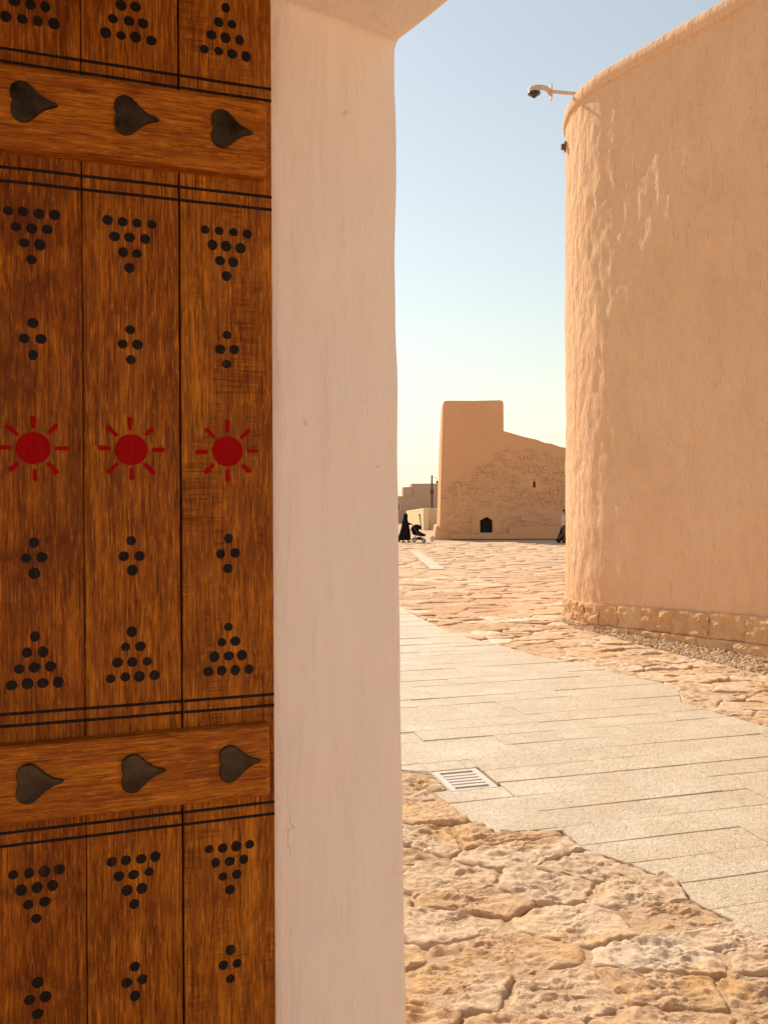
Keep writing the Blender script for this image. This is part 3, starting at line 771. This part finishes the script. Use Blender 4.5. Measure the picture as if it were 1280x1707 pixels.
# ------------------------------------------------------------------ background to the left of the tower
fb = empty('far_building', (3.6, 90, 0)); tag(fb, 'stepped brown flat roofed building far behind the tower', 'building')
bm = bmesh.new(); prism(bm, [(-4.5, -.1), (8, -.1), (8, 4.17), (-.63, 4.17), (-.63, 3.79), (-1.53, 3.79), (-1.53, 2.83), (-4.5, 2.83)], 0, 9); bm_obj('wall', bm, M['far_wall'], fb)
bm = bmesh.new(); box(bm, (-1.02, -.10, 3.27), (.74, .2, .82)); bm_obj('upper_bay', bm, M['far_wall'], fb)
bm = bmesh.new(); box(bm, (-2.02, -.05, 1.65), (.42, .1, 1.0)); w = bm_obj('window', bm, M['pale_stone'], fb)
bm = bmesh.new(); box(bm, (-2.10, -.08, 1.65), (.24, .08, .8)); bm_obj('pane', bm, M['dark'], w)
lw = mesh('low_wall', [], []); bpy.data.objects.remove(lw)
def wall_seg(name, a, b, h0, h1, th, m, label):
    a, b = Vector(a), Vector(b); d = b - a; n = Vector((d.y, -d.x)).normalized() * -th
    c = (a + b) / 2
    q = [a - c, b - c, b - c + n, a - c + n]; hs = [h0, h1, h1, h0]
    bm = bmesh.new(); lo = [bm.verts.new((p.x, p.y, -.08)) for p in q]; hi = [bm.verts.new((p.x, p.y, h)) for p, h in zip(q, hs)]
    bm.faces.new(lo[::-1]); bm.faces.new(hi)
    for i in range(4): bm.faces.new((lo[i], lo[(i + 1) % 4], hi[(i + 1) % 4], hi[i]))
    bevel(bm, .05, 2)
    o = bm_obj(name, bm, m); o.location = (c.x, c.y, 0); tag(o, label, 'wall'); return o
wall_seg('low_wall', (1.98, 75), (3.1, 66), 1.38, 1.66, .4, M['low_wall'], 'sunlit low plaster wall between the stroller and the tower')
wall_seg('low_wall', (3.42, 70.2), (5.6, 70.2), 1.62, 1.62, .4, M['low_wall'], 'shaded low orange wall directly behind the tower edge')
bm = bmesh.new(); box(bm, (0, 0, .78), (.20, .3, 1.70)); bevel(bm, .03, 2); o = bm_obj('gate_pillar', bm, M['low_wall']); o.location = (3.35, 69.3, 0); tag(o, 'narrow plaster pillar at the meeting of the two low walls', 'pillar')
up = empty('utility_pole', (4.11, 72, 0)); tag(up, 'dark metal pole with camera box rising beside the tower', 'pole')
bm = bmesh.new(); tube(bm, [(0, 0, -.1), (0, 0, 2.9), (0, 0, 4.46)], [.10, .09, .07], 10); bm_obj('shaft', bm, M['dark_wood'], up)
bm = bmesh.new(); box(bm, (0, -.05, 3.02), (.30, .2, .42)); bevel(bm, .02, 1); bm_obj('junction_box', bm, M['dark_wood'], up)
bm = bmesh.new(); tube(bm, [(0, 0, 4.30), (.28, -.05, 4.28), (.42, -.05, 4.2)], .025, 6); bm_obj('bracket_arm', bm, M['dark_wood'], up)
bm = bmesh.new(); ball(bm, (.44, -.05, 3.85), (.10, .10, .12)); tube(bm, [(.42, -.05, 4.2), (.44, -.05, 3.9)], .02, 6); bm_obj('camera_head', bm, M['dark_wood'], up, True)
lp = empty('leaning_post', (2.92, 66, 0)); tag(lp, 'thin dark leaning post in front of the sunlit low wall', 'post')
bm = bmesh.new(); tube(bm, [(0, 0, -.05), (-.06, 0, .6), (-.11, 0, 1.05)], [.05, .045, .05], 8); bm_obj('shaft', bm, M['dark_wood'], lp)
bm = bmesh.new(); box(bm, (-.13, 0, 1.11), (.13, .1, .17), Matrix.Rotation(-.12, 4, 'Y')); bevel(bm, .02, 1); bm_obj('head', bm, M['dark_wood'], lp)
bm = bmesh.new(); ball(bm, (0, 0, .10), (.13, .10, .15), 2)
for v in bm.verts: v.co += Vector((1, 1, 1)) * .035 * noise.noise(v.co * 9)
o = bm_obj('boulder', bm, M['pale_stone'], smooth=False); o.location = (2.62, 45.6, 0); tag(o, 'small pale boulder on the ground left of the tower corner', 'stone')

# ------------------------------------------------------------------ people and stroller
def fuse(o, vox=.016, it=3):
    m = o.modifiers.new('fuse', 'REMESH'); m.mode = 'VOXEL'; m.voxel_size = vox; m.use_smooth_shade = True
    s = o.modifiers.new('soft', 'SMOOTH'); s.factor = .5; s.iterations = it
    return o
def hand(bm, c, d, k=1.0):
    d = Vector(d).normalized(); side = Vector((0, 1, 0))
    c = Vector(c); ball(bm, c + d * .045 * k, (.035 * k, .045 * k, .03 * k))
    for i in range(4):
        b = c + d * .07 * k + side * (i - 1.5) * .02 * k; L = (.07, .08, .075, .06)[i] * k
        tube(bm, [b, b + d * L * .5 + Vector((0, 0, -.008)), b + d * L * .8 + Vector((0, 0, -.03))], [.011 * k, .010 * k, .008 * k], 6)
    b = c + d * .02 * k + side * .038 * k; tube(bm, [b, b + d * .03 + side * .02, b + d * .055 + side * .02 + Vector((0, 0, -.01))], [.013, .012, .009], 6)
def head(bm, c, f=1.0):                                        # face looks along +x
    x, y, z = c; ball(bm, (x, y, z), (.095 * f, .075 * f, .118 * f)); ball(bm, (x + .03 * f, y, z - .06 * f), (.065 * f, .055 * f, .06 * f))
    ball(bm, (x + .098 * f, y, z - .012 * f), (.018, .013, .024)); ball(bm, (x + .088 * f, y, z - .058 * f), (.014, .026, .010))
    for s in (-1, 1):
        ball(bm, (x - .005, y + s * .076 * f, z - .01), (.02, .012, .032)); ball(bm, (x + .082 * f, y + s * .032, z + .012), (.012, .015, .010))
def loft(bm, rings, n=20, fold=0.0, k=0):
    R_ = []
    for (x, y, z, rx, ry) in rings:
        L = []
        for q in range(n):
            a = 2 * math.pi * q / n; f = 1 + fold * max(0, 1 - z / 1.2) * math.sin(a * 5 + k + z * 2)
            L.append(bm.verts.new((x + rx * f * math.cos(a), y + ry * f * math.sin(a), z)))
        R_.append(L)
    for r0, r1 in zip(R_, R_[1:]):
        for q in range(n): bm.faces.new((r0[q], r0[(q + 1) % n], r1[(q + 1) % n], r1[q]))
    bm.faces.new(R_[0][::-1]); bm.faces.new(R_[-1])
def robed(loc, label, rz=0, push=True, sc=1.0):
    p = empty('person', loc, rz); tag(p, label, 'person'); p.scale = (sc, sc, sc)
    bm = bmesh.new(); head(bm, (.03, 0, 1.43)); tube(bm, [(0, 0, 1.2), (.02, 0, 1.36)], .05, 10); loft(bm, [(0, 0, .75, .13, .15), (0, 0, 1.0, .11, .14), (0, 0, 1.22, .10, .16), (0, 0, 1.27, .06, .08)])
    for s in (-1, 1):
        if push: tube(bm, [(0, s * .16, 1.2), (.10, s * .2, .98), (.30, s * .16, .98)], [.05, .042, .03], 8); hand(bm, (.30, s * .16, .98), (1, 0, -.1))
        else: tube(bm, [(0, s * .17, 1.2), (-.04, s * .2, .95), (.08, s * .2, .75)], [.05, .042, .03], 8); hand(bm, (.08, s * .2, .75), (.3, 0, -1))
        sx = .16 if s > 0 else -.14
        tube(bm, [(0, s * .08, .8), (sx * .6, s * .08, .42), (sx, s * .08, .07)], [.085, .06, .04], 8); tube(bm, [(sx - .05, s * .08, .04), (sx + .15, s * .08, .035)], [.04, .03], 8)
    fuse(bm_obj('body', bm, M['skin'], p))
    bm = bmesh.new()
    loft(bm, [(-.10, 0, .12, .40, .27), (-.07, 0, .24, .35, .255), (-.02, 0, .5, .29, .24), (.0, 0, .8, .225, .22), (0, 0, 1.02, .18, .20), (0, 0, 1.18, .145, .205), (.0, 0, 1.26, .11, .15), (.01, 0, 1.32, .095, .105)], 26, .07, rz)
    tube(bm, [(-.28, 0, .10), (-.46, .02, .07)], [.10, .03], 8)
    ball(bm, (.025, 0, 1.42), (.118, .098, .145), 3); loft(bm, [(-.02, 0, 1.08, .15, .19), (.0, 0, 1.25, .13, .15), (.015, 0, 1.36, .112, .10)])
    for s in (-1, 1):
        if push: tube(bm, [(0, s * .15, 1.2), (.09, s * .2, 1.0), (.29, s * .165, .985)], [.075, .07, .06], 10)
        else: tube(bm, [(0, s * .16, 1.2), (-.04, s * .2, .95), (.07, s * .2, .78)], [.075, .07, .06], 10)
    fuse(bm_obj('black_robe', bm, M['black_cloth'], p))
    return p
robed((1.10, 43.6, 0), 'person in a long black robe pushing a stroller', 0, True, .97)
robed((9.20, 42.5, 0), 'person in black mostly hidden behind the tall plastered wall', 0, False, 1.05)
mn = empty('person', (8.97, 41.9, 0)); tag(mn, 'walking person in a pale pink shirt at the wall corner', 'person')
bm = bmesh.new(); head(bm, (.06, 0, 1.60), 1.02); tube(bm, [(.0, 0, 1.38), (.04, 0, 1.52)], [.06, .055], 10)
loft(bm, [(0, 0, .86, .11, .16), (0, 0, 1.05, .10, .15), (0, 0, 1.28, .115, .175), (.0, 0, 1.40, .09, .15), (.01, 0, 1.46, .05, .07)])
LEG = [((0, .09, .90), (.12, .09, .50), (-.02, .09, .10)), ((0, -.09, .90), (-.06, -.09, .48), (-.36, -.09, .20))]
FT = [((-.04, .09, .05), (.17, .09, .04)), ((-.40, -.09, .19), (-.28, -.09, .03))]
for (h, kn, an), (f0, f1) in zip(LEG, FT):
    tube(bm, [h, kn, an], [.085, .06, .042], 10); tube(bm, [f0, f1], [.042, .032], 8)
for s, (el, wr) in ((-1, ((.05, -.23, 1.12), (.20, -.22, .95))), (1, ((-.10, .23, 1.10), (-.06, .23, .85)))):
    tube(bm, [(0, s * .18, 1.38), el, wr], [.052, .042, .03], 8); hand(bm, wr, Vector(wr) - Vector(el))
fuse(bm_obj('body', bm, M['skin'], mn))
bm = bmesh.new(); loft(bm, [(0, 0, .84, .135, .19), (0, 0, 1.05, .125, .175), (0, 0, 1.28, .14, .20), (.0, 0, 1.40, .11, .175), (.01, 0, 1.47, .065, .08)])
for s, el in ((-1, (.05, -.23, 1.12)), (1, (-.10, .23, 1.10))): tube(bm, [(0, s * .17, 1.39), el, (Vector(el) * .6 + Vector((.09 if s < 0 else -.07, s * .22, .95)) * .4)], [.072, .062, .055], 10)
fuse(bm_obj('shirt', bm, M['pink_shirt'], mn))
bm = bmesh.new(); loft(bm, [(0, 0, .80, .12, .17), (0, 0, .92, .128, .18), (0, 0, .97, .12, .17)])
for (h, kn, an) in LEG: tube(bm, [h, kn, an], [.105, .085, .068], 10)
fuse(bm_obj('trousers', bm, M['trousers'], mn))
bm = bmesh.new(); ball(bm, (.04, 0, 1.645), (.108, .088, .095), 3); fuse(bm_obj('hair', bm, M['hair'], mn))
for f0, f1 in FT:
    bm = bmesh.new(); tube(bm, [Vector(f0) + (Vector(f0) - Vector(f1)) * .15, f0, f1, Vector(f1) + (Vector(f1) - Vector(f0)) * .2], [.04, .052, .045, .025], 10); bm_obj('shoe', bm, M['shoe'], mn, True)

sr = empty('stroller', (1.75, 43.6, 0)); tag(sr, 'black baby stroller with raised hood pushed over the plaza', 'stroller')
for s in (-1, 1):
    bm = bmesh.new(); y = s * .24
    tube(bm, [(-.38, y, .98), (-.30, y, .93), (-.08, y, .55), (.26, y, .16)], .016, 8); tube(bm, [(-.20, y, .14), (-.02, y, .52)], .015, 8); tube(bm, [(-.2, y, .2), (.25, y, .2)], .012, 8)
    bm_obj('frame', bm, M['grey_tube'], sr)
bm = bmesh.new(); tube(bm, [(-.38, -.25, .98), (-.38, .25, .98)], .02, 8); bm_obj('handlebar', bm, M['shoe'], sr)
bm = bmesh.new()                                               # hood: quarter shell with ribs
n = 8; rows = []
for i in range(7):
    a = R(5 + 150 * i / 6); rr = .34
    rows.append([bm.verts.new((-.06 - rr * .95 * math.cos(a) * (1 - .18 * abs(2 * q / n - 1) ** 2), (q / n - .5) * .46, .60 + rr * math.sin(a) * (1 - .12 * abs(2 * q / n - 1) ** 3))) for q in range(n + 1)])
for r0, r1 in zip(rows, rows[1:]):
    for q in range(n): bm.faces.new((r0[q], r0[q + 1], r1[q + 1], r1[q]))
for sd in (0, n):
    c = bm.verts.new((-.05, (sd / n - .5) * .46, .58))
    for r0, r1 in zip(rows, rows[1:]): bm.faces.new((r0[sd], r1[sd], c))
h = bm_obj('hood', bm, M['black_cloth'], sr, True); so = h.modifiers.new('t', 'SOLIDIFY'); so.thickness = .012
bm = bmesh.new(); prism(bm, [(-.34, .62), (-.26, .40), (.06, .33), (.36, .30), (.40, .40), (.16, .52), (.02, .62), (-.22, .78)], -.22, .22); bevel(bm, .02, 2); bm_obj('seat', bm, M['black_cloth'], sr)
bm = bmesh.new(); tube(bm, [(.30, -.22, .36), (.40, -.2, .42), (.42, 0, .43), (.40, .2, .42), (.30, .22, .36)], .015, 8); bm_obj('bumper_bar', bm, M['shoe'], sr)
bm = bmesh.new(); prism(bm, [(-.14, .14), (.18, .12), (.22, .26), (-.02, .28)], -.2, .2); bevel(bm, .02, 1); bm_obj('basket', bm, M['black_cloth'], sr)
for (x, rr) in ((-.20, .115), (.30, .105)):
    for y in (-.27, .27):
        bm = bmesh.new(); pts = [(x + rr * .85 * math.cos(2 * math.pi * q / 18), y, rr + rr * .85 * math.sin(2 * math.pi * q / 18)) for q in range(19)]
        tube(bm, pts, rr * .16, 6, False); wl = bm_obj('wheel', bm, M['shoe'], sr, True)
        bm = bmesh.new()
        for q in range(5): a = 2 * math.pi * q / 5; tube(bm, [(x, y, rr), (x + rr * .8 * math.cos(a), y, rr + rr * .8 * math.sin(a))], .008, 5)
        tube(bm, [(x, y - .02, rr), (x, y + .02, rr)], .022, 8); bm_obj('rim', bm, M['grey_tube'], wl)
